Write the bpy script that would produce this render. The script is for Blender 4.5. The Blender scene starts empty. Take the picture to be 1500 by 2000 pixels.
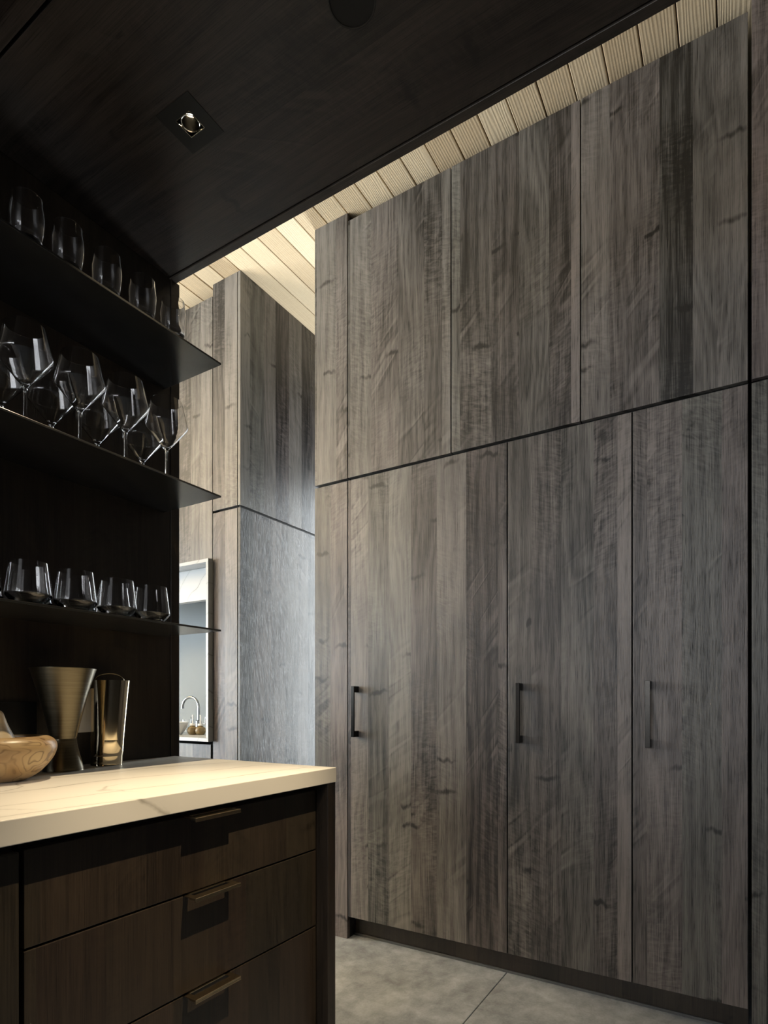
import bpy, bmesh, math, random
from mathutils import Vector, Matrix
random.seed(7)
scene = bpy.context.scene
C = scene.collection
PI = math.pi

# ------------------------------------------------------------------ camera
cam_d = bpy.data.cameras.new('camera'); cam = bpy.data.objects.new('camera', cam_d); C.objects.link(cam)
FOCAL, YAW, EYE = 1133.157, math.radians(31.2744), 1.09
cam_d.sensor_fit = 'HORIZONTAL'; cam_d.sensor_width = 36.0
cam_d.lens = FOCAL / 1500 * 36
cam_d.shift_y = (1373.826 - 1000) / 1500
cam_d.clip_start = 0.02
cam.location = (0, 0, EYE)
cam.rotation_euler = (PI / 2, 0, YAW - PI / 2)
scene.camera = cam

# ------------------------------------------------------------------ light and exposure
w = bpy.data.worlds.new('overcast_sky'); scene.world = w; w.use_nodes = True
bg = w.node_tree.nodes['Background']; bg.inputs[0].default_value = (.80, .90, 1, 1); bg.inputs[1].default_value = 1.0
vs = scene.view_settings
vs.view_transform = 'Standard'; vs.look = 'None'; vs.gamma = 1; vs.use_curve_mapping = False
vs.exposure = 0.5

def area(name, loc, rot, sx, sy, power, col, spread=PI):
    d = bpy.data.lights.new(name, 'AREA'); d.shape = 'RECTANGLE'; d.size = sx; d.size_y = sy
    d.energy = power; d.color = col; d.spread = spread
    o = bpy.data.objects.new(name, d); C.objects.link(o); o.location = loc; o.rotation_euler = rot
    return o
# daylight coming in through the big window at the far side of the room, and through the slot window of the hall
area('daylight_far_window', (-.75, 7.45, 1.45), (-PI / 2, 0, 0), 2.7, 2.0, 350, (.86, .94, 1))
area('daylight_side_window', (-3.25, 4.6, 1.50), (0, -PI / 2, 0), 1.7, 3.2, 40, (.76, .90, 1))
area('daylight_bar_window', (-3.25, .65, 1.85), (0, -PI / 2, 0), 1.6, 1.75, 38, (.96, .97, 1))
area('daylight_hall_window', (3.60, 1.975, 1.60), (0, PI / 2, 0), 2.2, .44, 42, (.90, .97, 1))
# added fill light without a fixture, out of view, brightening the plank ceiling
area('added_ceiling_fill', (-.5, 4.4, 2.35), (PI, 0, 0), 1.2, .5, 300, (1, .95, .86))

# ------------------------------------------------------------------ material helpers
def new_mat(name):
    m = bpy.data.materials.new(name); m.use_nodes = True
    nt = m.node_tree; b = nt.nodes['Principled BSDF']
    return m, nt, b
class G:
    """tiny node DSL"""
    def __init__(s, nt): s.nt = nt
    def node(s, t, ins=None, **kw):
        n = s.nt.nodes.new(t)
        for k, v in kw.items(): setattr(n, k, v)
        for k, v in (ins or {}).items():
            if hasattr(v, 'links') or isinstance(v, bpy.types.NodeSocket): s.nt.links.new(v, n.inputs[k])
            else: n.inputs[k].default_value = v
        return n
    def m(s, op, a, b=0.0, c=0.0, clamp=False):
        n = s.node('ShaderNodeMath', {0: a, 1: b, 2: c}, operation=op, use_clamp=clamp); return n.outputs[0]
    def add(s, a, b): return s.m('ADD', a, b)
    def mul(s, a, b): return s.m('MULTIPLY', a, b)
    def vec(s, x, y, z): return s.node('ShaderNodeCombineXYZ', {0: x, 1: y, 2: z}).outputs[0]
    def noise(s, v, scale=1, detail=2, rough=.5, dist=0):
        return s.node('ShaderNodeTexNoise', {'Vector': v, 'Scale': scale, 'Detail': detail, 'Roughness': rough, 'Distortion': dist}).outputs['Fac']
    def ramp(s, f, stops, interp='LINEAR'):
        n = s.node('ShaderNodeValToRGB', {0: f}); cr = n.color_ramp; cr.interpolation = interp
        while len(cr.elements) < len(stops): cr.elements.new(.5)
        for e, (p, c) in zip(cr.elements, stops):
            e.position = p; e.color = c if isinstance(c, tuple) and len(c) == 4 else ((*c, 1) if isinstance(c, tuple) else (c, c, c, 1))
        return n.outputs[0]
    def mix(s, f, a, b, mode='MIX'):
        n = s.nt.nodes.new('ShaderNodeMix'); n.data_type = 'RGBA'; n.blend_type = mode
        for idx, v in ((0, f), (6, a), (7, b)):
            if isinstance(v, bpy.types.NodeSocket): s.nt.links.new(v, n.inputs[idx])
            else: n.inputs[idx].default_value = v if not isinstance(v, tuple) or len(v) == 4 else (*v, 1)
        return n.outputs[2]
    def bump(s, h, strength, dist=.002):
        return s.node('ShaderNodeBump', {'Height': h, 'Strength': strength, 'Distance': dist}).outputs[0]
    def link(s, a, b): s.nt.links.new(a, b)

def veneer(name, dark, light, axis='z', strip=.085, rough=.42, contrast=1.0, bump=.25, spec=.5, green=(.95, 1.02, .98), mauve=(1.06, .97, .98)):
    """stained walnut veneer laid up from leaves of different tone; grain along `axis`"""
    m, nt, b = new_mat(name); g = G(nt)
    co = g.node('ShaderNodeTexCoord').outputs['Object']
    s = g.node('ShaderNodeSeparateXYZ', {0: co}).outputs
    rnd = g.node('ShaderNodeObjectInfo').outputs['Random']
    if axis == 'z': a, l = g.add(s[0], s[1]), s[2]
    elif axis == 'y': a, l = g.add(s[0], s[2]), s[1]
    else: a, l = g.add(s[1], s[2]), s[0]
    W = g.add(g.m('DIVIDE', a, strip), g.mul(rnd, 61.0))
    vo = g.node('ShaderNodeTexVoronoi', {'W': W, 'Scale': 1.0, 'Randomness': .9}, voronoi_dimensions='1D')
    cs = g.node('ShaderNodeSeparateColor', {0: vo.outputs['Color']}).outputs
    a2 = g.add(a, g.mul(cs[0], 13.0)); l2 = g.add(g.add(l, g.mul(cs[1], 9.0)), g.mul(rnd, 5.0))
    # cathedral figure: contour lines of a stretched noise
    n0 = g.noise(g.vec(g.mul(a2, 5.5), g.mul(rnd, 9.0), g.mul(l2, .75)), 1, 3, .55, .3)
    amp = g.m('MULTIPLY_ADD', cs[2], 48.0, 14.0)
    lines = g.m('SINE', g.add(g.mul(a2, 150.0), g.mul(n0, amp)))
    fine = g.noise(g.vec(g.mul(a2, 380.0), 0.0, g.mul(l2, 4.0)), 1, 3, .65)
    pores = g.noise(g.vec(g.mul(a2, 560.0), 3.0, g.mul(l2, 13.0)), 1, 2, .6)
    pore = g.m('SUBTRACT', 1.0, g.ramp(pores, [(.36, 0.0), (.46, 1.0)]), clamp=True)
    tone = g.noise(g.vec(g.mul(a2, 5.0), 7.0, g.mul(l2, 1.5)), 1, 3, .55)
    # curl: cross-grain ripples showing in some leaves only
    rip = g.noise(g.vec(g.mul(a2, 26.0), 5.0, g.add(g.mul(l2, 75.0), g.mul(a2, g.m('MULTIPLY_ADD', cs[2], 90.0, -45.0)))), 1, 3, .5, .8)
    ripmask = g.ramp(g.noise(g.vec(g.mul(a2, 3.5), 11.0, g.mul(l2, 1.4)), 1, 1), [(.46, 0.0), (.66, 1.0)])
    ripc = g.mul(g.m('SUBTRACT', rip, .5), ripmask)
    # knots / bark pockets with a short dark cross streak
    kv = g.node('ShaderNodeTexVoronoi', {'Vector': g.vec(g.mul(a2, 7.0), g.add(g.mul(l2, 4.2), g.mul(g.noise(g.vec(g.mul(a2, 30.0), 0.0, g.mul(l2, 9.0)), 1, 2), .5)), 0.0), 'Scale': 1.0, 'Randomness': 1.0}, voronoi_dimensions='2D')
    ksel = g.ramp(g.node('ShaderNodeSeparateColor', {0: kv.outputs['Color']}).outputs[0], [(.74, 0.0), (.80, 1.0)])
    kpos = g.node('ShaderNodeSeparateXYZ', {0: kv.outputs['Position']}).outputs
    dx = g.m('ABSOLUTE', g.m('SUBTRACT', g.mul(a2, 7.0), kpos[0]))
    dz = g.m('ABSOLUTE', g.m('SUBTRACT', g.mul(l2, 4.2), g.m('SUBTRACT', kpos[1], g.mul(g.noise(g.vec(g.mul(a2, 22.0), 2.0, g.mul(l2, 6.0)), 1, 2), .28))))
    kd = g.m('SQRT', g.add(g.m('POWER', g.mul(dx, 1.15), 2.0), g.m('POWER', g.mul(dz, 8.5), 2.0)))
    knot = g.mul(g.m('SUBTRACT', 1.0, g.ramp(kd, [(.05, 0.0), (.55, 1.0)], 'EASE')), ksel)
    # broad flame figure: a light flank beside a dark one, slanting across some leaves
    nf = g.noise(g.vec(g.mul(a2, 2.2), 21.0, g.add(g.mul(l2, 7.5), g.mul(a2, g.m('MULTIPLY_ADD', cs[1], -10.0, 13.0)))), 1, 2, .5, .15)
    df = g.m('SUBTRACT', nf, .53)
    fl = g.mul(g.mul(df, 34.0), g.m('EXPONENT', g.mul(g.m('POWER', g.mul(df, 26.0), 2.0), -1.0)))
    flm = g.ramp(g.noise(g.vec(g.mul(a2, 4.0), 31.0, g.mul(l2, 1.9)), 1, 1), [(.52, 0.0), (.66, 1.0)])
    v = g.add(.5, g.mul(g.m('SUBTRACT', cs[0], .5), .50 * contrast))
    v = g.add(v, g.mul(g.mul(fl, flm), .30 * contrast))
    v = g.add(v, g.node('ShaderNodeAttribute', attribute_type='OBJECT', attribute_name='tone').outputs['Fac'])   # flitch tone of this leaf set
    v = g.add(v, g.mul(lines, .085 * contrast))
    v = g.add(v, g.mul(g.m('SUBTRACT', fine, .5), 1.25 * contrast))
    v = g.add(v, g.mul(g.m('SUBTRACT', tone, .5), .95 * contrast))
    v = g.add(v, g.mul(ripc, .8 * contrast))
    v = g.m('SUBTRACT', v, g.mul(pore, .26 * contrast))
    v = g.m('SUBTRACT', v, g.mul(knot, .42 * contrast), clamp=True)
    col = g.ramp(v, [(0.0, dark), (1.0, light)])
    hue = g.mix(cs[1], (*mauve, 1), (*green, 1))
    col = g.mix(1.0, col, hue, 'MULTIPLY')
    g.link(col, b.inputs['Base Color'])
    h = g.add(g.mul(fine, .6), g.add(g.mul(pore, -.7), g.mul(ripc, .8)))
    g.link(g.bump(h, bump, .0016), b.inputs['Normal'])
    g.link(g.m('MULTIPLY_ADD', fine, .18, rough - .09), b.inputs['Roughness'])
    b.inputs['Specular IOR Level'].default_value = spec
    return m

def plain(name, col, rough=.5, metal=0.0, noise=0.0, scale=(40, 40, 40), bump=0.0, spec=.5):
    m, nt, b = new_mat(name); g = G(nt)
    co = g.node('ShaderNodeTexCoord').outputs['Object']
    mp = g.node('ShaderNodeMapping', {'Vector': co, 'Scale': scale}).outputs[0]
    n = g.noise(mp, 1, 4, .6)
    lo = tuple(max(0, c * (1 - noise)) for c in col); hi = tuple(min(1, c * (1 + noise)) for c in col)
    g.link(g.ramp(n, [(.25, lo), (.75, hi)]), b.inputs['Base Color'])
    b.inputs['Roughness'].default_value = rough; b.inputs['Metallic'].default_value = metal
    b.inputs['Specular IOR Level'].default_value = spec
    if bump: g.link(g.bump(n, bump, .001), b.inputs['Normal'])
    return m

def marble(name, base, vein, rough=.22):
    m, nt, b = new_mat(name); g = G(nt)
    co = g.node('ShaderNodeTexCoord').outputs['Object']
    s = g.node('ShaderNodeSeparateXYZ', {0: co}).outputs
    n1 = g.noise(g.vec(g.mul(s[0], 1.1), g.mul(s[1], 2.4), g.mul(s[2], 2.4)), 1, 2, .5)
    n2 = g.noise(g.vec(g.mul(s[0], 7.0), g.mul(s[1], 9.0), g.mul(s[2], 9.0)), 1, 4, .6)
    f = g.add(g.add(g.mul(s[1], 6.2), g.mul(s[0], 1.3)), g.add(g.mul(s[2], 5.0), g.add(g.mul(n1, 2.2), g.mul(n2, .13))))
    tri = g.m('ABSOLUTE', g.m('SUBTRACT', g.m('FRACT', f), .5))
    thin = g.m('SUBTRACT', 1.0, g.ramp(tri, [(0.0, 0.0), (.022, 1.0)]))
    halo = g.m('SUBTRACT', 1.0, g.ramp(tri, [(0.0, 0.0), (.13, 1.0)]))
    f2 = g.add(g.mul(s[0], 5.2), g.add(g.mul(s[1], -3.0), g.add(g.mul(n1, 4.0), g.add(g.mul(s[2], 9.0), g.mul(n2, .5)))))
    tri2 = g.m('ABSOLUTE', g.m('SUBTRACT', g.m('FRACT', f2), .5))
    thin2 = g.mul(g.m('SUBTRACT', 1.0, g.ramp(tri2, [(0.0, 0.0), (.03, 1.0)])), g.ramp(n1, [(.5, 0.0), (.6, 1.0)]))
    mask = g.ramp(n2, [(.35, .25), (.65, 1.0)])
    k = g.add(g.mul(g.mul(thin, mask), .8), g.add(g.mul(halo, .07), g.mul(g.mul(thin2, mask), .7)))
    cloud = g.mix(g.mul(n1, .25), base, tuple(c * .86 for c in base))
    g.link(g.mix(k, cloud, vein), b.inputs['Base Color'])
    b.inputs['Roughness'].default_value = rough
    return m

def planks_mat(name):
    m, nt, b = new_mat(name); g = G(nt)
    co = g.node('ShaderNodeTexCoord').outputs['Object']
    s = g.node('ShaderNodeSeparateXYZ', {0: co}).outputs
    rnd = g.node('ShaderNodeObjectInfo').outputs['Random']
    o = g.mul(rnd, 17.0)
    n0 = g.noise(g.vec(g.mul(s[0], .9), g.add(g.mul(s[1], 7.0), o), 0.0), 1, 3, .5)
    lines = g.m('SINE', g.add(g.mul(s[1], 620.0), g.mul(n0, g.m('MULTIPLY_ADD', rnd, 50.0, 22.0))))
    fine = g.noise(g.vec(g.mul(s[0], 5.0), g.mul(s[1], 420.0), o), 1, 3, .6)
    saw = g.noise(g.vec(g.mul(s[0], 240.0), g.mul(s[1], 40.0), o), 1, 2, .5)
    v = g.add(g.add(.5, g.mul(lines, .075)), g.add(g.mul(g.m('SUBTRACT', fine, .5), .6), g.mul(g.m('SUBTRACT', saw, .5), .3)))
    v = g.add(v, g.mul(g.m('SUBTRACT', rnd, .5), .55))
    g.link(g.ramp(v, [(.0, (.58, .425, .255)), (1.0, (.95, .79, .55))]), b.inputs['Base Color'])
    g.link(g.bump(g.add(g.mul(lines, .5), g.add(fine, saw)), .32, .0014), b.inputs['Normal'])
    b.inputs['Roughness'].default_value = .7; b.inputs['Specular IOR Level'].default_value = .25
    return m

def concrete(name):
    m, nt, b = new_mat(name); g = G(nt)
    co = g.node('ShaderNodeTexCoord').outputs['Object']
    n1 = g.noise(co, 2.6, 6, .62, .5); n2 = g.noise(co, 14, 6, .65, .3); n3 = g.noise(co, 120, 3, .6)
    v = g.add(g.mul(n1, .55), g.add(g.mul(n2, .5), g.mul(n3, .14)))
    g.link(g.ramp(v, [(.43, (.18, .200, .222)), (.60, (.355, .39, .43)), (.78, (.56, .61, .66))]), b.inputs['Base Color'])
    g.link(g.m('MULTIPLY_ADD', n2, .25, .42), b.inputs['Roughness'])
    g.link(g.bump(n2, .12, .001), b.inputs['Normal'])
    return m

def olive_wood(name):
    m, nt, b = new_mat(name); g = G(nt)
    co = g.node('ShaderNodeTexCoord').outputs['Object']
    s = g.node('ShaderNodeSeparateXYZ', {0: co}).outputs
    n0 = g.noise(g.vec(g.mul(s[0], 10.0), g.mul(s[1], 10.0), g.mul(s[2], 17.0)), 1, 2, .5, .5)
    ring = g.m('ABSOLUTE', g.m('SUBTRACT', g.m('FRACT', g.add(g.mul(n0, 10.0), g.mul(s[2], 20.0))), .5))
    dark = g.m('SUBTRACT', 1.0, g.ramp(ring, [(0.0, 0.0), (.16, 1.0)]))
    msk = g.ramp(g.noise(co, 13, 2, .5), [(.38, .22), (.60, 1.0)])
    base = g.ramp(n0, [(.25, (.24, .135, .055)), (.45, (.44, .29, .14)), (.75, (.57, .43, .24))])
    g.link(g.mix(g.mul(g.mul(dark, msk), .72), base, (.10, .05, .02)), b.inputs['Base Color'])
    b.inputs['Roughness'].default_value = .34
    return m

def brushed(name, col, rough, metal=1.0):
    m, nt, b = new_mat(name); g = G(nt)
    co = g.node('ShaderNodeTexCoord').outputs['Object']
    s = g.node('ShaderNodeSeparateXYZ', {0: co}).outputs
    n = g.noise(g.vec(g.mul(s[0], 9.0), g.mul(s[1], 9.0), g.mul(s[2], 420.0)), 1, 3, .6)
    g.link(g.ramp(n, [(.2, tuple(c * .7 for c in col)), (.8, tuple(min(1, c * 1.25) for c in col))]), b.inputs['Base Color'])
    g.link(g.m('MULTIPLY_ADD', n, .16, rough - .08), b.inputs['Roughness'])
    g.link(g.bump(n, .12, .0006), b.inputs['Normal'])
    b.inputs['Metallic'].default_value = metal
    return m

def glass_mat(name, tint=(1, 1, 1), ior=1.5):
    m, nt, b = new_mat(name)
    b.inputs['Base Color'].default_value = (*tint, 1); b.inputs['Roughness'].default_value = 0
    b.inputs['Transmission Weight'].default_value = 1; b.inputs['IOR'].default_value = ior
    return m

def emit(name, col, strength):
    m, nt, b = new_mat(name)
    b.inputs['Base Color'].default_value = (*col, 1)
    b.inputs['Emission Color'].default_value = (*col, 1); b.inputs['Emission Strength'].default_value = strength
    return m

M = {}
M['tall'] = veneer('grey_stained_walnut', (.0118, .0106, .0097), (.205, .186, .171), strip=.115, rough=.42, contrast=1.32)
M['bar'] = veneer('dark_stained_walnut', (.0085, .0064, .0045), (.052, .038, .026), strip=.12, rough=.40, contrast=.75, bump=.14)
M['soffit'] = veneer('dark_walnut_soffit', (.012, .0095, .008), (.070, .055, .046), axis='y', strip=.16, rough=.38, contrast=1.2, bump=.14)
M['black'] = plain('black_cabinet_core', (.006, .0055, .005), .7, noise=.2)
M['planks'] = planks_mat('rough_sawn_pale_planks')
M['concrete'] = concrete('grey_concrete')
M['marble'] = marble('white_marble', (.80, .765, .70), (.16, .13, .10), .42)
M['marble2'] = marble('cool_white_marble', (.43, .44, .44), (.10, .09, .08), .35)
M['steel'] = plain('blackened_steel', (.12, .12, .118), .22, .85, .2, (14, 14, 14))
M['handle'] = plain('dark_bronze_metal', (.034, .032, .029), .26, .95, .12, (60, 60, 60))
M['pull'] = plain('bronze_drawer_pull_metal', (.44, .35, .23), .30, 1, .12, (60, 60, 60))
M['glass'] = glass_mat('clear_glass')
M['vase'] = brushed('brushed_dark_bronze', (.165, .143, .098), .34)
M['gold'] = plain('polished_pale_gold', (.80, .69, .49), .10, 1, .04, (20, 20, 20))
M['olive'] = olive_wood('olive_wood')
M['pale'] = plain('pale_wood', (.68, .55, .36), .4, 0, .12, (6, 6, 30))
M['skirt'] = plain('dark_grey_floor_trim', (.11, .11, .108), .6, 0, .15)
M['beige'] = plain('beige_plastic', (.75, .69, .58), .45, 0, .04)
M['blackgloss'] = plain('black_satin_lacquer', (.008, .008, .008), .25, 0, .1)
M['trim'] = plain('black_trim_metal', (.014, .014, .012), .42, .3, .15)
M['mirror'] = plain('bright_reflector_metal', (.8, .78, .72), .08, 1, .05)
M['reflector'] = plain('black_chrome_reflector', (.05, .047, .04), .12, 1, .05)
M['lamp'] = emit('lamp_glow', (1, .83, .58), 160)
M['niche'] = plain('blue_grey_satin_glass', (.20, .225, .236), .6, 0, .03, (2, 2, 2), spec=.15)
M['chrome'] = plain('chrome', (.36, .37, .38), .12, 1, .03)
M['white'] = plain('white_ceramic', (.78, .77, .74), .3, 0, .04)
M['amber'] = glass_mat('smoky_amber_glass', (.62, .47, .26), 1.45)
M['amber_fill'] = plain('amber_liquid_soap', (.20, .14, .06), .3, 0, .15)
M['plaster'] = plain('grey_plaster', (.34, .34, .33), .7, 0, .06, (6, 6, 6))
M['darkwall'] = plain('dark_painted_wall', (.05, .046, .042), .6, 0, .1, (6, 6, 6))

# ------------------------------------------------------------------ mesh helpers
def bm_box(bm, x0, x1, y0, y1, z0, z1, bev=0.0, seg=2):
    r = bmesh.ops.create_cube(bm, size=1.0)
    vs_ = r['verts']
    bmesh.ops.scale(bm, vec=(x1 - x0, y1 - y0, z1 - z0), verts=vs_)
    bmesh.ops.translate(bm, vec=((x0 + x1) / 2, (y0 + y1) / 2, (z0 + z1) / 2), verts=vs_)
    if bev:
        es = list({e for v in vs_ for e in v.link_edges})
        bmesh.ops.bevel(bm, geom=es, offset=bev, segments=seg, affect='EDGES', profile=.5)
def finish(name, bm, mat, parent=None, origin=None, smooth=False, angle=35):
    bmesh.ops.recalc_face_normals(bm, faces=bm.faces)
    if origin is None: origin = parent.matrix_world.translation.copy() if parent else Vector((0, 0, 0))
    origin = Vector(origin)
    bmesh.ops.translate(bm, vec=-origin, verts=bm.verts)
    me = bpy.data.meshes.new(name); bm.to_mesh(me); bm.free()
    me.materials.append(mat)
    if smooth:
        me.polygons.foreach_set('use_smooth', [True] * len(me.polygons))
        me.set_sharp_from_angle(angle=math.radians(angle))
    o = bpy.data.objects.new(name, me); C.objects.link(o)
    if parent:
        o.parent = parent; o.location = (0, 0, 0)
    else: o.location = origin
    return o
def box(name, x0, x1, y0, y1, z0, z1, mat, parent=None, bev=.0015, origin=None):
    bm = bmesh.new(); bm_box(bm, x0, x1, y0, y1, z0, z1, bev)
    return finish(name, bm, mat, parent, ORG[parent.name] if parent else (origin or (x0, y0, z0)))
ORG = {}
def thing(name, label, cat, loc, group=None):
    o = bpy.data.objects.new(name, None); C.objects.link(o); o.empty_display_size = .05
    o.location = loc; ORG[o.name] = Vector(loc)
    o['label'] = label; o['category'] = cat
    if group: o['group'] = group
    return o
def tag(o, label, cat, group=None):
    o['label'] = label; o['category'] = cat
    if group: o['group'] = group
    ORG[o.name] = o.location.copy()
    return o
def struct(o): o['kind'] = 'structure'; ORG[o.name] = o.location.copy(); return o
def struct_empty(name, loc):
    o = bpy.data.objects.new(name, None); C.objects.link(o); o.location = loc; ORG[o.name] = Vector(loc); o['kind'] = 'structure'; return o
def sub(o, parent_origin_of):   # a part whose local frame equals its thing's frame
    ORG[o.name] = ORG[parent_origin_of.name]; return o
def lathe(name, prof, mat, parent=None, center=(0, 0, 0), n=48, lean=(0, 0), smooth=True, angle=40):
    """closed surface of revolution; prof = [(r,z)...] ; lean shifts the axis with height"""
    bm = bmesh.new(); rings = []
    for r, z in prof:
        cx, cy = center[0] + lean[0] * z, center[1] + lean[1] * z
        if r < 1e-6: rings.append([bm.verts.new((cx, cy, center[2] + z))])
        else: rings.append([bm.verts.new((cx + r * math.cos(2 * PI * k / n), cy + r * math.sin(2 * PI * k / n), center[2] + z)) for k in range(n)])
    for A, B in zip(rings, rings[1:]):
        for k in range(n):
            a, b_, c, d = A[k % len(A)], A[(k + 1) % len(A)], B[(k + 1) % len(B)], B[k % len(B)]
            f = []
            for v in (a, b_, c, d):
                if v not in f: f.append(v)
            if len(f) > 2: bm.faces.new(f)
    return finish(name, bm, mat, parent, ORG[parent.name] if parent else center, smooth, angle)
def tube(name, pts, rad, mat, parent=None, n=14, origin=None):
    bm = bmesh.new(); rings = []
    pts = [Vector(p) for p in pts]
    if not hasattr(rad, '__len__'): rad = [rad] * len(pts)
    up = Vector((.123, .2, 1)).normalized()
    for i, p in enumerate(pts):
        t = (pts[min(i + 1, len(pts) - 1)] - pts[max(i - 1, 0)]).normalized()
        a = t.cross(up)
        if a.length < .1: a = t.cross(Vector((1, 0, 0)))
        a.normalize(); b = t.cross(a)
        rings.append([bm.verts.new(p + (a * math.cos(2 * PI * k / n) + b * math.sin(2 * PI * k / n)) * rad[i]) for k in range(n)])
    for A, B in zip(rings, rings[1:]):
        for k in range(n): bm.faces.new((A[k], A[(k + 1) % n], B[(k + 1) % n], B[k]))
    bm.faces.new(rings[0]); bm.faces.new(rings[-1])
    return finish(name, bm, mat, parent, ORG[parent.name] if parent else (origin or pts[0]), True, 50)

# ------------------------------------------------------------------ main dimensions (metres)
X1 = 2.2068                       # front plane of the tall cupboards
ZT = 3.3615; ZD = 3.3204; ZS = 2.126; ZK = .104
YA, YB, YC, YD, YE, YF, YG = 1.7289, 1.537, 1.0142, .7716, .4913, .3148, -.0339
YH, YI = 2.2209, 2.4279
XC, YQ, ZC, ZU = 1.2973, .9414, .914, .8736
YW, XW = 1.6085, 1.3157
XS, YS = 1.2529, 1.3409
ZO = 2.5017
YDR = .9823

# ------------------------------------------------------------------ the setting
floor = struct(box('floor', -3.4, 3.8, -2.6, 7.7, -.16, -.03, M['black'], bev=0, origin=(0, 0, 0)))
jy = [.7948 + 1.22 * k for k in range(-3, 7)]
jx = [.55 + 2.44 * k for k in range(-2, 3)]
for i in range(len(jy) - 1):
    for k in range(len(jx) - 1):
        x0, x1 = max(jx[k], -3.4), min(jx[k + 1], 3.8); y0, y1 = max(jy[i], -2.6), min(jy[i + 1], 7.7)
        bm = bmesh.new(); bm_box(bm, x0 + .0016, x1 - .0016, y0 + .0016, y1 - .0016, -.03, 0, .0012, 1)
        finish('concrete_slab', bm, M['concrete'], floor, ORG['floor'])
ceiling = struct(box('ceiling', -3.4, 3.8, -2.6, 7.7, ZT + .022, ZT + .12, M['black'], bev=0, origin=(0, 0, ZT)))
k0 = -28
for k in range(k0, 62):
    y0 = .6266 + k * .1143; y1 = y0 + .1143
    if y0 < -2.6 or y1 > 7.7: continue
    bm = bmesh.new(); dz = random.uniform(0, .0012)
    bm_box(bm, -3.4, 3.8, y0 + .0017, y1 - .0017, ZT + dz, ZT + .022, .0025, 1)
    o = finish('plank', bm, M['planks'], ceiling, ORG['ceiling'])
struct(box('wall_right', 3.7, 3.8, -2.6, YA - .02, 0, ZT, M['darkwall'], bev=0))
struct(box('wall_near', -3.4, 3.7, -2.7, -2.6, 0, ZT, M['darkwall'], bev=0))
def framed_wall(name, wname, axis, pos, a0, a1, b0, b1, z0, z1, thick, mat):
    """wall with one glazed opening; axis 'x' = wall of constant x"""
    def bx(nm, u0, u1, zz0, zz1, t0, t1, m, par, bev=0.0):
        if axis == 'x': return box(nm, t0, t1, u0, u1, zz0, zz1, m, par, bev)
        return box(nm, u0, u1, t0, t1, zz0, zz1, m, par, bev)
    loc = (pos, a0, 0) if axis == 'x' else (a0, pos, 0)
    wl = struct_empty(name, loc)
    t0, t1 = pos, pos + thick
    if b0 > a0: bx('wall_pier', a0, b0, 0, ZT, t0, t1, mat, wl)
    if b1 < a1: bx('wall_pier', b1, a1, 0, ZT, t0, t1, mat, wl)
    if z0 > 0: bx('wall_sill', b0, b1, 0, z0, t0, t1, mat, wl)
    if z1 < ZT: bx('wall_lintel', b0, b1, z1, ZT, t0, t1, mat, wl)
    wn = struct_empty(wname, ((pos + thick / 2, (b0 + b1) / 2, z0) if axis == 'x' else ((b0 + b1) / 2, pos + thick / 2, z0)))
    tm = pos + thick / 2; f = .035
    for u0, u1, zz0, zz1 in ((b0, b0 + f, z0, z1), (b1 - f, b1, z0, z1), (b0 + f, b1 - f, z0, z0 + f), (b0 + f, b1 - f, z1 - f, z1)):
        bx('window_frame', u0, u1, zz0, zz1, tm - .025, tm + .025, M['trim'], wn, .001)
    bx('window_pane', b0 + f, b1 - f, z0 + f, z1 - f, tm - .003, tm + .003, M['glass'], wn)
framed_wall('wall_back', 'window_1', 'y', 7.6, -3.4, 3.7, -2.15, .65, .4, 2.5, .1, M['plaster'])
framed_wall('wall_hall_end', 'window_2', 'x', 3.7, YA - .02, YH + .02, YA, YH, .5, 2.7, .1, M['plaster'])
framed_wall('wall_left', 'window_3', 'x', -3.5, 1.7, 7.6, 2.9, 6.3, .6, 2.4, .1, M['plaster'])
framed_wall('wall_left_bar', 'window_4', 'x', -3.5, -2.6, 1.7, -.3, 1.55, 1.05, 2.65, .1, M['darkwall'])
struct(box('added_shade_wall', -3.4, 1.58, 2.75, 2.87, 0, 1.15, M['darkwall'], bev=0))  # unseen half-wall added to keep window daylight off the lower cupboards
struct(box('wall_hall_far', 3.7, 3.8, YH + .02, 7.6, 0, ZT, M['plaster'], bev=0))

# wall behind the bar, its panel and end trim
wb = struct_empty('wall_bar', (XW, YW, 0))
box('wall_core', -3.4, XW - .002, YW + .02, YW + .14, 0, ZO + .099, M['black'], wb, 0)
box('wall_panel', -.70, XW - .037, YW, YW + .02, 0, ZO, M['bar'], wb, .001)
box('wall_panel', -3.4, -.704, YW, YW + .02, 0, ZO, M['bar'], wb, .001)
box('end_trim', XW - .034, XW, YW - .0015, YW + .14, 0, ZO, M['bar'], wb, .0012)

# dropped walnut soffit
sf = struct_empty('soffit', (0, 0, ZO))
def frame_with_hole(name, x0, x1, y0, y1, z0, z1, holes, mat, parent):
    """slab in cells around square holes (all holes share the same x range)"""
    bm = bmesh.new()
    hx0, hx1 = holes[0][0], holes[0][1]
    bm_box(bm, x0, hx0, y0, y1, z0, z1); bm_box(bm, hx1, x1, y0, y1, z0, z1)
    ys = y0
    for h in sorted(holes, key=lambda h: h[2]):
        bm_box(bm, hx0, hx1, ys, h[2], z0, z1); ys = h[3]
    bm_box(bm, hx0, hx1, ys, y1, z0, z1)
    return finish(name, bm, mat, parent, ORG[parent.name])
DX, DYS = .963, (1.137, .10)
holes = [(DX - .054, DX + .054, y - .054, y + .054) for y in DYS]
frame_with_hole('soffit_panel', .6505, 1.2725, -2.55, YW - .001, ZO, ZO + .02, holes, M['soffit'], sf)
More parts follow.
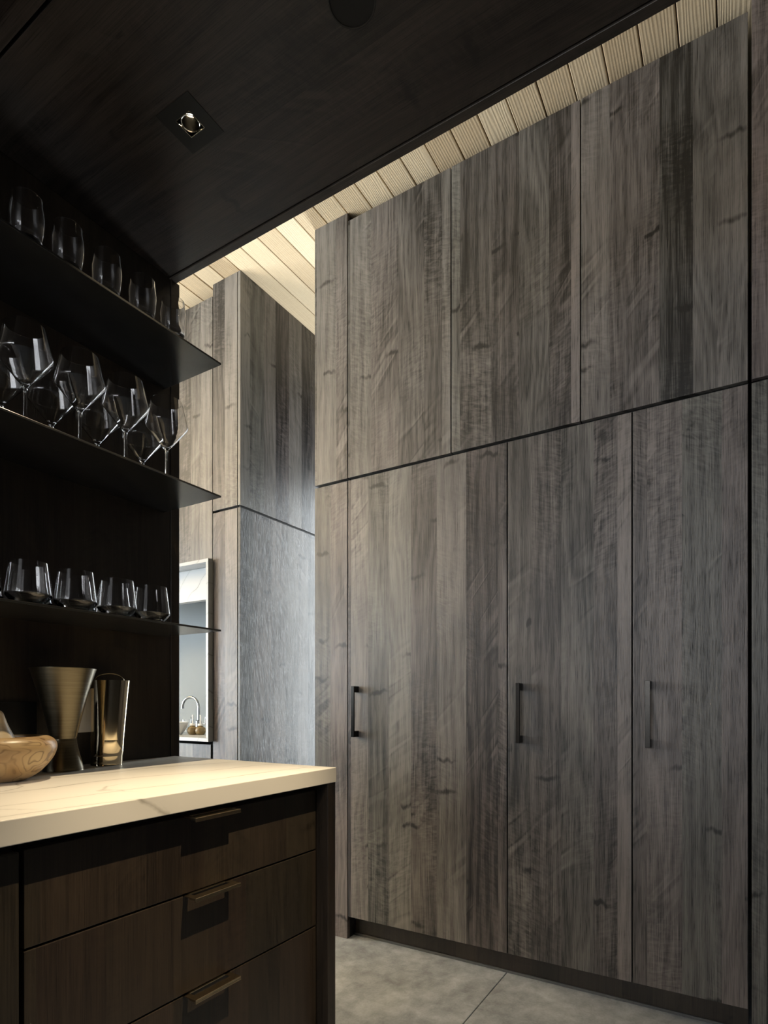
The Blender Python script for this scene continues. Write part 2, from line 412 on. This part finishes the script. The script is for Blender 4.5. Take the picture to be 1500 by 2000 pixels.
box('soffit_panel', -3.4, .6435, -2.55, YW - .001, ZO, ZO + .02, M['soffit'], sf, .0008)
box('edge_trim', 1.2765, 1.3015, -2.55, YW + .004, ZO - .004, ZO + .30, M['soffit'], sf, .001)
box('soffit_core', -3.4, 1.2760, -2.55, YW + .14, ZO + .10, ZO + .30, M['black'], sf, 0)
box('soffit_core', 1.10, 1.2760, -2.55, YW + .004, ZO + .021, ZO + .10, M['black'], sf, 0)
box('soffit_core', -3.4, .82, -2.55, YW + .004, ZO + .021, ZO + .10, M['black'], sf, 0)

# ------------------------------------------------------------------ downlights
def downlight(y, label, power, cone=74, aim=(0, 0)):
    t = thing('downlight', label, 'light', (DX, y, ZO), 'square recessed downlights in the soffit')
    bm = bmesh.new(); h, a = .056, .0235
    z0, z1 = ZO - .0012, ZO + .004
    for (xa, xb, ya, yb) in ((-h, -a, -h, h), (a, h, -h, h), (-a, a, -h, -a), (-a, a, a, h)):
        bm_box(bm, DX + xa, DX + xb, y + ya, y + yb, z0, z1)
    finish('trim_plate', bm, M['trim'], t, ORG[t.name])
    bm = bmesh.new(); q = .0008
    for (xa, xb, ya, yb) in ((-a - q, -a + q, -a, a), (a - q, a + q, -a, a), (-a, a, -a - q, -a + q), (-a, a, a - q, a + q)):
        bm_box(bm, DX + xa, DX + xb, y + ya, y + yb, z0 - .0004, z0 + .004)
    finish('aperture_rim', bm, M['mirror'], t, ORG[t.name])
    lathe('reflector', [(.0225, .004), (.021, .018), (.013, .032), (.012, .032), (.020, .018), (.0215, .004)], M['reflector'], t, (DX, y, ZO), 32)
    lathe('lens_ring', [(.0195, .0010), (.0215, .0002), (.0225, .0012), (.0215, .0024), (.0195, .0010)], M['mirror'], t, (DX, y, ZO), 40)
    bm = bmesh.new(); bm_box(bm, DX - .026, DX + .026, y - .026, y + .026, ZO + .035, ZO + .05)
    finish('lamp_housing', bm, M['trim'], t, ORG[t.name])
    lathe('lamp', [(0, .028), (.006, .028), (.0065, .034), (0, .034)], M['lamp'], t, (DX, y, ZO), 20)
    d = bpy.data.lights.new('downlight_beam', 'SPOT'); d.energy = power; d.color = (1, .80, .52)
    d.spot_size = math.radians(cone); d.spot_blend = .8; d.shadow_soft_size = .008
    l = bpy.data.objects.new('downlight_beam', d); C.objects.link(l); l.parent = t; l.location = (0, 0, -.006)
    l.rotation_euler = (math.atan(aim[1]), -math.atan(aim[0]) if aim[0] else 0, 0)
    return t
downlight(DYS[0], 'lit square black recessed downlight in the dark wood soffit above the counter', 56)
downlight(DYS[1], 'square black recessed downlight in the soffit, nearer than the round fixture', 130, 36, (-.06, .41))
sp = thing('ceiling_speaker', 'round flat black disc recessed in the dark wood soffit at the top edge', 'speaker', (.963, .66, ZO))
lathe('rim', [(.0445, 0), (.0445, -.0022), (.0460, -.0030), (.0480, -.0026), (.0485, 0)], M['trim'], sp, (.963, .66, ZO), 56)
lathe('grille', [(0, -.0016), (.0445, -.0012), (.0445, 0), (0, 0)], M['black'], sp, (.963, .66, ZO), 56)

# ------------------------------------------------------------------ tall cupboard wall
GV = .0022; DT = .021
def front(name, y0, y1, z0, z1, parent, mat=None, x=X1):
    return box(name, x, x + DT, y0 + GV, y1 - GV, z0, z1, mat or M['tall'], parent, .0012)
def handle_bar(door, y):
    bm = bmesh.new()
    bm_box(bm, X1 - .042, X1 - .034, y - .008, y + .008, .9375, 1.168, .0008, 1)
    bm_box(bm, X1 - .0345, X1, y - .0075, y + .0075, 1.140, 1.1678, .0006, 1)
    bm_box(bm, X1 - .0345, X1, y - .0075, y + .0075, .9377, .9655, .0006, 1)
    return finish('handle', bm, M['handle'], door, ORG[door.name], True)
tall = [(YB, YD, 1.482, 'wide tall grey walnut cupboard with a bar handle, left of the lower row'),
        (YD, YF, .7168, 'middle tall grey walnut cupboard of the lower row with a bar handle'),
        (YF, YG, .2600, 'narrow tall grey walnut cupboard at the right of the lower row')]
for ya, yb, hy, lab in tall:
    t = thing('tall_cupboard', lab, 'cupboard', (X1, (ya + yb) / 2, 0), 'tall cupboards of the lower row')
    box('body', X1 + .024, 2.80, yb + .001, ya - .001, ZK, ZS - .012, M['black'], t, 0)
    box('toe_kick', 2.272, 2.292, yb, ya, 0, ZK, M['bar'], t, 0)
    box('floor_trim', 2.266, 2.2718, yb, ya, 0, .010, M['skirt'], t, 0)
    d = sub(front('door', yb, ya, ZK, ZS - .0065, t), t); d['tone'] = {.7168: .11, .2600: .05}.get(hy, -.03)
    handle_bar(d, hy)
ups = [(YB, YC, 'grey walnut overhead cupboard directly above the wide tall cupboard, left of the upper row'),
       (YC, YE, 'middle grey walnut overhead cupboard of the upper row under the plank ceiling'),
       (YE, YG, 'rightmost and darkest grey walnut overhead cupboard of the upper row')]
for ya, yb, lab in ups:
    t = thing('overhead_cupboard', lab, 'cupboard', (X1, (ya + yb) / 2, ZS), 'overhead cupboards of the upper row')
    box('body', X1 + .024, 2.80, yb + .001, ya - .001, ZS + .002, ZD - .01, M['black'], t, 0)
    d = front('door', yb, ya, ZS + .0060, ZD, t); d['tone'] = -.06 if yb == YG else .03
def filler(y0, y1, lab, z1=ZT - .0015):
    t = thing('filler_panel', lab, 'panel', (X1, (y0 + y1) / 2, 0), 'walnut filler panels beside the cupboards')
    front('lower_panel', y0, y1, 0, ZS - .0065, t); front('upper_panel', y0, y1, ZS + .0060, z1, t)
    box('backing', X1 + .024, X1 + .06, y0 + .003, y1 - .024, .001, z1 - .002, M['black'], t, 0)
filler(YB, YA + GV, 'narrow grey walnut filler panel at the left end of the tall cupboards')
filler(YG - .60, YG - .006, 'dark grey walnut filler panel right of the tall cupboards, reaching the ceiling')
filler(YH + .0205, YI, 'narrow grey walnut panel right of the marble framed niche')
def side(y0, y1, lab, x0=X1):
    t = thing('side_panel', lab, 'panel', (X1, (y0 + y1) / 2, 0), 'walnut panels lining the hall')
    box('lower_panel', x0, 3.695, y0, y1, 0, ZS - .0065, M['tall'], t, .001)
    box('upper_panel', x0, 3.695, y0, y1, ZS + .0060, ZT - .0015, M['tall'], t, .001)
    c = (y0 + y1) / 2
    box('backing', x0 + .006, 3.695, c - .004, c + .004, ZS - .02, ZS + .02, M['black'], t, 0)
side(YA - .0185, YA, 'thin walnut end panel closing the left side of the tall cupboards', X1 + DT + .0006)
side(YH, YH + .0185, 'long walnut panel lining the daylit hall behind the tall cupboards')

# ------------------------------------------------------------------ far block with the marble niche
YN = 3.70
t = thing('overhead_cupboard', 'pale lit walnut cupboard front above the white marble niche', 'cupboard', (X1, 3.0, 1.88))
box('body', X1 + .024, 2.80, YI + .003, YN, 1.885, ZD - .06, M['black'], t, 0)
front('door', YI, 3.10, 1.876, ZD - .022, t); front('door', 3.10, YN, 1.876, ZD - .022, t)
t = thing('sink_cupboard', 'low walnut cupboard under the white marble ledge of the niche', 'cupboard', (X1, 3.0, 0))
box('body', X1 + .024, 2.80, YI + .003, YN, .1, .860, M['black'], t, 0)
front('drawer_front', YI + .012, 3.10, .62, .866, t); front('drawer_front', 3.10, YN, .62, .866, t)
front('door', YI + .012, 3.10, .10, .612, t); front('door', 3.10, YN, .10, .612, t)
box('toe_kick', 2.272, 2.292, YI, YN, 0, .1, M['bar'], t, 0)
XN = 2.1758
n = thing('marble_niche', 'white marble framed niche with a grey back, left of the walnut panel', 'niche', (XN, YI, .883))
box('jamb', XN, 2.66, YI, YI + .0185, .903, 1.853, M['marble2'], n, .001)
box('lintel', XN, 2.66, YI, YN, 1.853, 1.8715, M['marble2'], n, .001)
box('ledge', XN, 2.66, YI, YN, .883, .9028, M['marble2'], n, .001)
box('pelmet', 2.262, 2.30, YI + .019, YN, 1.672, 1.8525, M['marble2'], n, .001)
box('back_panel', 2.64, 2.66, YI + .019, YN, .903, 1.8525, M['niche'], n, 0)

zl = .9032
fa = thing('faucet', 'slim chrome gooseneck faucet standing in the marble niche', 'faucet', (2.56, 2.945, zl))
lathe('base', [(0, 0), (.026, 0), (.026, .006), (.020, .010), (.019, .075), (.0125, .080), (0, .080)], M['chrome'], fa, (2.56, 2.945, zl), 24)
pts = [(2.56, 2.945, zl + .078), (2.56, 2.945, zl + .15)]
for k in range(0, 13):
    a = PI * (k / 12) * 1.06
    pts.append((2.56 - .008 + .008 * math.cos(a), 2.945 + .066 - .066 * math.cos(a), zl + .165 + .062 * math.sin(a)))
tube('spout', pts, .0085, M['chrome'], fa, 14)
for dy, lean in ((-.03, 0), (.028, 0)):
    tube('lever', [(2.56, 2.945 + dy, zl + .05), (2.56, 2.945 + dy * 2.2, zl + .058), (2.56, 2.945 + dy * 2.3, zl + .10)], .006, M['chrome'], fa, 10)
for (x, y, lab) in ((2.385, 2.795, 'round amber glass soap jar with white top, left of two in the niche'), (2.395, 2.738, 'round amber glass soap jar with white top, right of two in the niche')):
    t = thing('soap_jar', lab, 'jar', (x, y, zl), 'amber jars in the niche')
    lathe('jar', [(0, 0), (.020, 0), (.029, .010), (.032, .026), (.027, .042), (.014, .050), (.012, .054), (0, .054)], M['amber_fill'], t, (x, y, zl), 32)
    lathe('collar', [(0, .054), (.017, .054), (.017, .066), (0, .066)], M['white'], t, (x, y, zl), 24)
    tube('stem', [(x, y, zl + .066), (x, y, zl + .118)], .0042, M['white'], t, 10)
t = lathe('bowl', [(0, .0), (.035, 0), (.038, .004), (.062, .040), (.072, .074), (.069, .0745), (.058, .040), (.034, .008), (0, .006)], M['white'], None, (2.345, 2.895, zl), 36)
tag(t, 'small white bowl at the left in the marble niche', 'bowl')
t = lathe('tumbler', [(0, 0), (.034, 0), (.037, .085), (.0355, .085), (.0325, .006), (0, .006)], M['glass'], None, (2.50, 2.975, zl), 36)
tag(t, 'plain clear glass tumbler behind the white bowl in the niche', 'glass')
t = lathe('dish', [(0, 0), (.030, 0), (.040, .014), (.038, .015), (.029, .004), (0, .004)], M['white'], None, (2.515, 2.885, zl), 32)
tag(t, 'flat white soap dish in front of the faucet in the niche', 'dish')

# ------------------------------------------------------------------ bar: worktop and base cabinets
wt = box('worktop', -1.2, XC, YQ, YW - .0005, ZU, ZC, M['marble'], None, .0015, (XC, YQ, ZU))
tag(wt, 'white veined marble worktop on the dark wood base cabinets', 'worktop')
dc = thing('drawer_cabinet', 'dark walnut cabinet of three wide drawers under the marble worktop', 'cabinet', (.88, YDR, 0))
box('body', .500, 1.260, YDR + .022, YW - .004, .10, .866, M['black'], dc, 0)
box('end_panel', 1.2615, 1.2955, YQ + .002, YW - .004, 0, ZU - .0005, M['bar'], dc, .001)
box('toe_kick', .500, 1.260, YDR + .07, YDR + .085, 0, .10, M['bar'], dc, 0)
for z0, z1 in ((.6930, .853), (.4850, .6885), (.105, .4805)):
    d = sub(box('drawer', .4985, 1.2585, YDR, YDR + .021, z0, z1, M['bar'], dc, .0012), dc)
    bm = bmesh.new(); xa, xb = .8139, .9405; yf = .9440; zt_ = z1 + .0022; zb = z1 - .0035
    bm_box(bm, xa, xb, yf, yf + .021, zb, zt_, .0008, 1)                 # front bar
    bm_box(bm, xa, xa + .013, yf + .0205, YDR + .004, zb + .0036, zt_, 0)
    bm_box(bm, xb - .013, xb, yf + .0205, YDR + .004, zb + .0036, zt_, 0)
    bm_box(bm, xa, xb, YDR - .003, YDR + .012, z1 + .0001, zt_, 0)
    bm_box(bm, xa, xb, yf, yf + .0035, zb - .0028, zb + .0002, 0)         # turned-down lip
    finish('drawer_pull', bm, M['pull'], d, ORG[dc.name], True)
bc = thing('base_cabinet', 'dark walnut base cabinet with a plain door left of the drawers', 'cabinet', (.2, YDR, 0))
box('body', -.27, .490, YDR + .022, YW - .004, .10, .866, M['black'], bc, 0)
box('door', .115, .4895, YDR - .004, YDR + .021, .105, .853, M['bar'], bc, .0025)
box('door', -.27, .111, YDR - .004, YDR + .021, .105, .853, M['bar'], bc, .0025)
box('toe_kick', -.27, .490, YDR + .07, YDR + .085, 0, .10, M['bar'], bc, 0)

# ------------------------------------------------------------------ shelves
for z, lab in ((2.1261, 'topmost thin black steel wall shelf carrying small tumblers'), (1.7223, 'middle thin black steel wall shelf carrying stemmed wine glasses'), (1.3146, 'lowest thin black steel wall shelf carrying stemless glasses')):
    o = box('wall_shelf', -1.0, XS, YS, YW - .0006, z - .0055, z, M['steel'], None, .0006, (XS, YS, z))
    tag(o, lab, 'shelf', 'black steel wall shelves')

# ------------------------------------------------------------------ glassware
def smooth_prof(pts, sub_=4):
    """Catmull-Rom through profile points"""
    out = []
    P = [pts[0]] + pts + [pts[-1]]
    for i in range(1, len(P) - 2):
        for k in range(sub_):
            t = k / sub_; a, b, c, d = P[i - 1], P[i], P[i + 1], P[i + 2]
            out.append(tuple(.5 * ((2 * b[j]) + (-a[j] + c[j]) * t + (2 * a[j] - 5 * b[j] + 4 * c[j] - d[j]) * t * t + (-a[j] + 3 * b[j] - 3 * c[j] + d[j]) * t ** 3) for j in (0, 1)))
    out.append(pts[-1]); return out
def glass(name, outer, inner, flat_r, flat_z=0.0):
    prof = [(0, flat_z)] + outer + inner[::-1]
    bm = lathe(name, prof, M['glass'], None, (0, 0, 0), 56, angle=50)
    return bm
def fillet(pts, r=.0035, n=4):
    """polyline with small rounded corners"""
    out = [pts[0]]
    for a, b, c in zip(pts, pts[1:], pts[2:]):
        A, B, D = Vector(a), Vector(b), Vector(c)
        k = min(r, (A - B).length * .45, (D - B).length * .45)
        p, q = B + (A - B).normalized() * k, B + (D - B).normalized() * k
        for t in range(n + 1):
            u = t / n; v = p * (1 - u) ** 2 + B * 2 * u * (1 - u) + q * u * u
            out.append((v.x, v.y))
    return out + [pts[-1]]
def dense(pts, step=.012):
    out = [pts[0]]
    for a, b in zip(pts, pts[1:]):
        L = math.dist(a, b); n = max(1, int(L / step))
        out += [(a[0] + (b[0] - a[0]) * t / n, a[1] + (b[1] - a[1]) * t / n) for t in range(1, n + 1)]
    return out
tum_o = smooth_prof([(.0235, 0), (.0275, .002), (.0315, .022), (.0355, .055), (.0352, .075), (.0325, .098), (.0315, .1095)])
tum_i = smooth_prof([(0, .0125), (.016, .013), (.0265, .020), (.0322, .038), (.0345, .060), (.0341, .078), (.0315, .098), (.0306, .1095)])
win_o = [(.038, 0), (.0385, .0012)] + smooth_prof([(.022, .003), (.0065, .0075), (.0044, .020), (.0040, .050), (.0042, .078), (.0068, .090)], 4) + dense(fillet([(.0068, .090), (.018, .1025), (.0590, .1545), (.0425, .2245)], .005))[1:]
win_i = smooth_prof([(0, .0945), (.008, .0965), (.0175, .1045)], 3) + dense(fillet([(.0175, .1045), (.0578, .1548), (.0416, .2245)], .005))[1:]
stm_o = dense(fillet([(.026, 0), (.0302, .0006), (.0488, .0235), (.0395, .0985)], .003))
stm_i = dense(fillet([(0, .0075), (.0255, .0082), (.0474, .0245), (.0386, .0985)], .003))
protos = {'tumbler': (tum_o, tum_i), 'wine_glass': (win_o, win_i), 'stemless_glass': (stm_o, stm_i)}
first = {}
def place(kind, x, y, z, label, group):
    if kind not in first:
        o = glass(kind, *protos[kind], 0); first[kind] = o
    else:
        o = first[kind].copy(); C.objects.link(o)
    o.location = (x, y, z + .0003); o.rotation_euler = (0, 0, random.uniform(0, 6.28))
    tag(o, label, 'glass', group)
nth = {1: 'nearest', 2: 'second', 3: 'third', 4: 'fourth', 5: 'fifth', 6: 'sixth'}
order = ['cut off by the left edge of the photo', 'second from the left', 'third from the left', 'third from the right end', 'second from the right end', 'at the right end of the row']
for x, o_ in zip((.605, .705, .799, .900, 1.004, 1.104), order):
    place('tumbler', x, YS + .035, 2.1261, 'small barrel tumbler on the top shelf, ' + o_, 'tumblers on the top shelf')
order = ['cut off by the left edge', 'second from the left', 'in the middle of the row', 'second from the right end', 'at the right end']
for x, o_ in zip((.575, .7058, .835, .9600, 1.0894), order):
    place('wine_glass', x, YS + .045, 1.7223, 'front row wine glass on the middle shelf, ' + o_, 'wine glasses on the middle shelf')
order = ['leftmost', 'second from the left', 'second from the right', 'rightmost']
for x, o_ in zip((.717, .838, .9644, 1.107), order):
    place('wine_glass', x, 1.517, 1.7223, 'back row wine glass on the middle shelf, ' + o_, 'wine glasses on the middle shelf')
order = ['cut off by the left edge', 'second from the left', 'in the middle of the row', 'second from the right end', 'at the right end']
for x, o_ in zip((.606, .7173, .8288, .941, 1.046), order):
    place('stemless_glass', x, YS + .052, 1.3146, 'front row stemless glass on lowest shelf, ' + o_, 'stemless glasses on the lowest shelf')
order = ['leftmost', 'second from the left', 'second from the right', 'rightmost']
for x, o_ in zip((.66, .775, .89, 1.000), order):
    place('stemless_glass', x, 1.498, 1.3146, 'back row stemless glass on lowest shelf, ' + o_, 'stemless glasses on the lowest shelf')

# ------------------------------------------------------------------ things on the worktop
zc = ZC + .0003
bx_, by_ = .675, 1.430
bo = lathe('wooden_bowl', [(r * 1.15, z) for r, z in smooth_prof([(.001, 0), (.034, 0), (.048, .003), (.070, .020), (.090, .048), (.0980, .072), (.095, .089), (.085, .0985), (.075, .1010), (.068, .098), (.069, .083), (.065, .055), (.048, .028), (.022, .018), (.001, .017)])], M['olive'], None, (bx_, by_, zc), 64, angle=180)
tag(bo, 'rounded figured olive wood bowl on the marble worktop at the left edge', 'bowl')
pe = lathe('wooden_pestle', smooth_prof([(.001, 0), (.018, .001), (.026, .012), (.040, .030), (.0465, .046), (.0455, .062), (.037, .085), (.0275, .106), (.021, .124), (.016, .137), (.007, .143), (.001, .144)]), M['pale'], None, (.658, 1.422, zc + .0187), 40, angle=180)
tag(pe, 'smooth pale wooden pestle rising out of the olive wood bowl', 'pestle')
vp = smooth_prof([(.001, 0), (.0445, 0), (.0480, .002), (.0462, .014), (.0392, .040), (.0330, .066), (.0312, .082)], 3) + [(.0306, .0835), (.0312, .085)] + smooth_prof([(.0316, .086), (.0370, .112), (.0495, .165), (.0625, .214), (.0772, .263), (.0778, .2645)], 4) + smooth_prof([(.0763, .2648), (.0750, .263), (.060, .213), (.047, .165), (.035, .112), (.016, .096), (.001, .094)], 3)
va = lathe('vase', vp, M['vase'], None, (.866, 1.512, zc), 72, angle=60)
tag(va, 'tall dark bronze vase flaring to a wide rim, beside the wooden bowl', 'vase')
cx_, cy_ = 1.0125, 1.549
cu = thing('cocktail_cup', 'slim polished pale gold cup with a ring handle, right of the dark vase', 'cup', (cx_, cy_, zc))
lathe('cup', smooth_prof([(.001, 0), (.039, 0), (.0415, .002), (.0425, .030), (.0458, .110), (.0492, .190), (.0518, .2375), (.0521, .2395)], 3) + smooth_prof([(.0509, .2396), (.0505, .237), (.0475, .190), (.0443, .110), (.040, .010), (.001, .008)], 3), M['gold'], cu, (cx_, cy_, zc), 64, angle=60, lean=(.040, -.018))
ring = []
for k in range(15):
    a = PI * k / 14
    u = .040 * math.cos(a)
    ring.append((cx_ + .0097 - .004 + u * .72, cy_ - .0044 - u * .62, zc + .2385 + .023 * math.sin(a)))
tube('ring_handle', ring, .0022, M['gold'], cu, 10)
bp_ = box('cutting_board', .60, .8385, YW - .0215, YW - .0025, zc, 1.0945, M['blackgloss'], None, .0015)
tag(bp_, 'thin black rectangular board standing against the dark wall behind the bowl', 'board')
ou = thing('wall_outlet', 'beige outlet plate on the dark wall between the vase and the gold cup', 'outlet', (.972, YW, 1.007))
box('plate', .930, 1.0030, YW - .0055, YW - .0003, 1.0065, 1.133, M['beige'], ou, .002)
box('metal_edge', 1.0032, 1.0145, YW - .0085, YW - .0003, 1.0065, 1.133, M['pull'], ou, .0015)
bpy.context.view_layer.update()
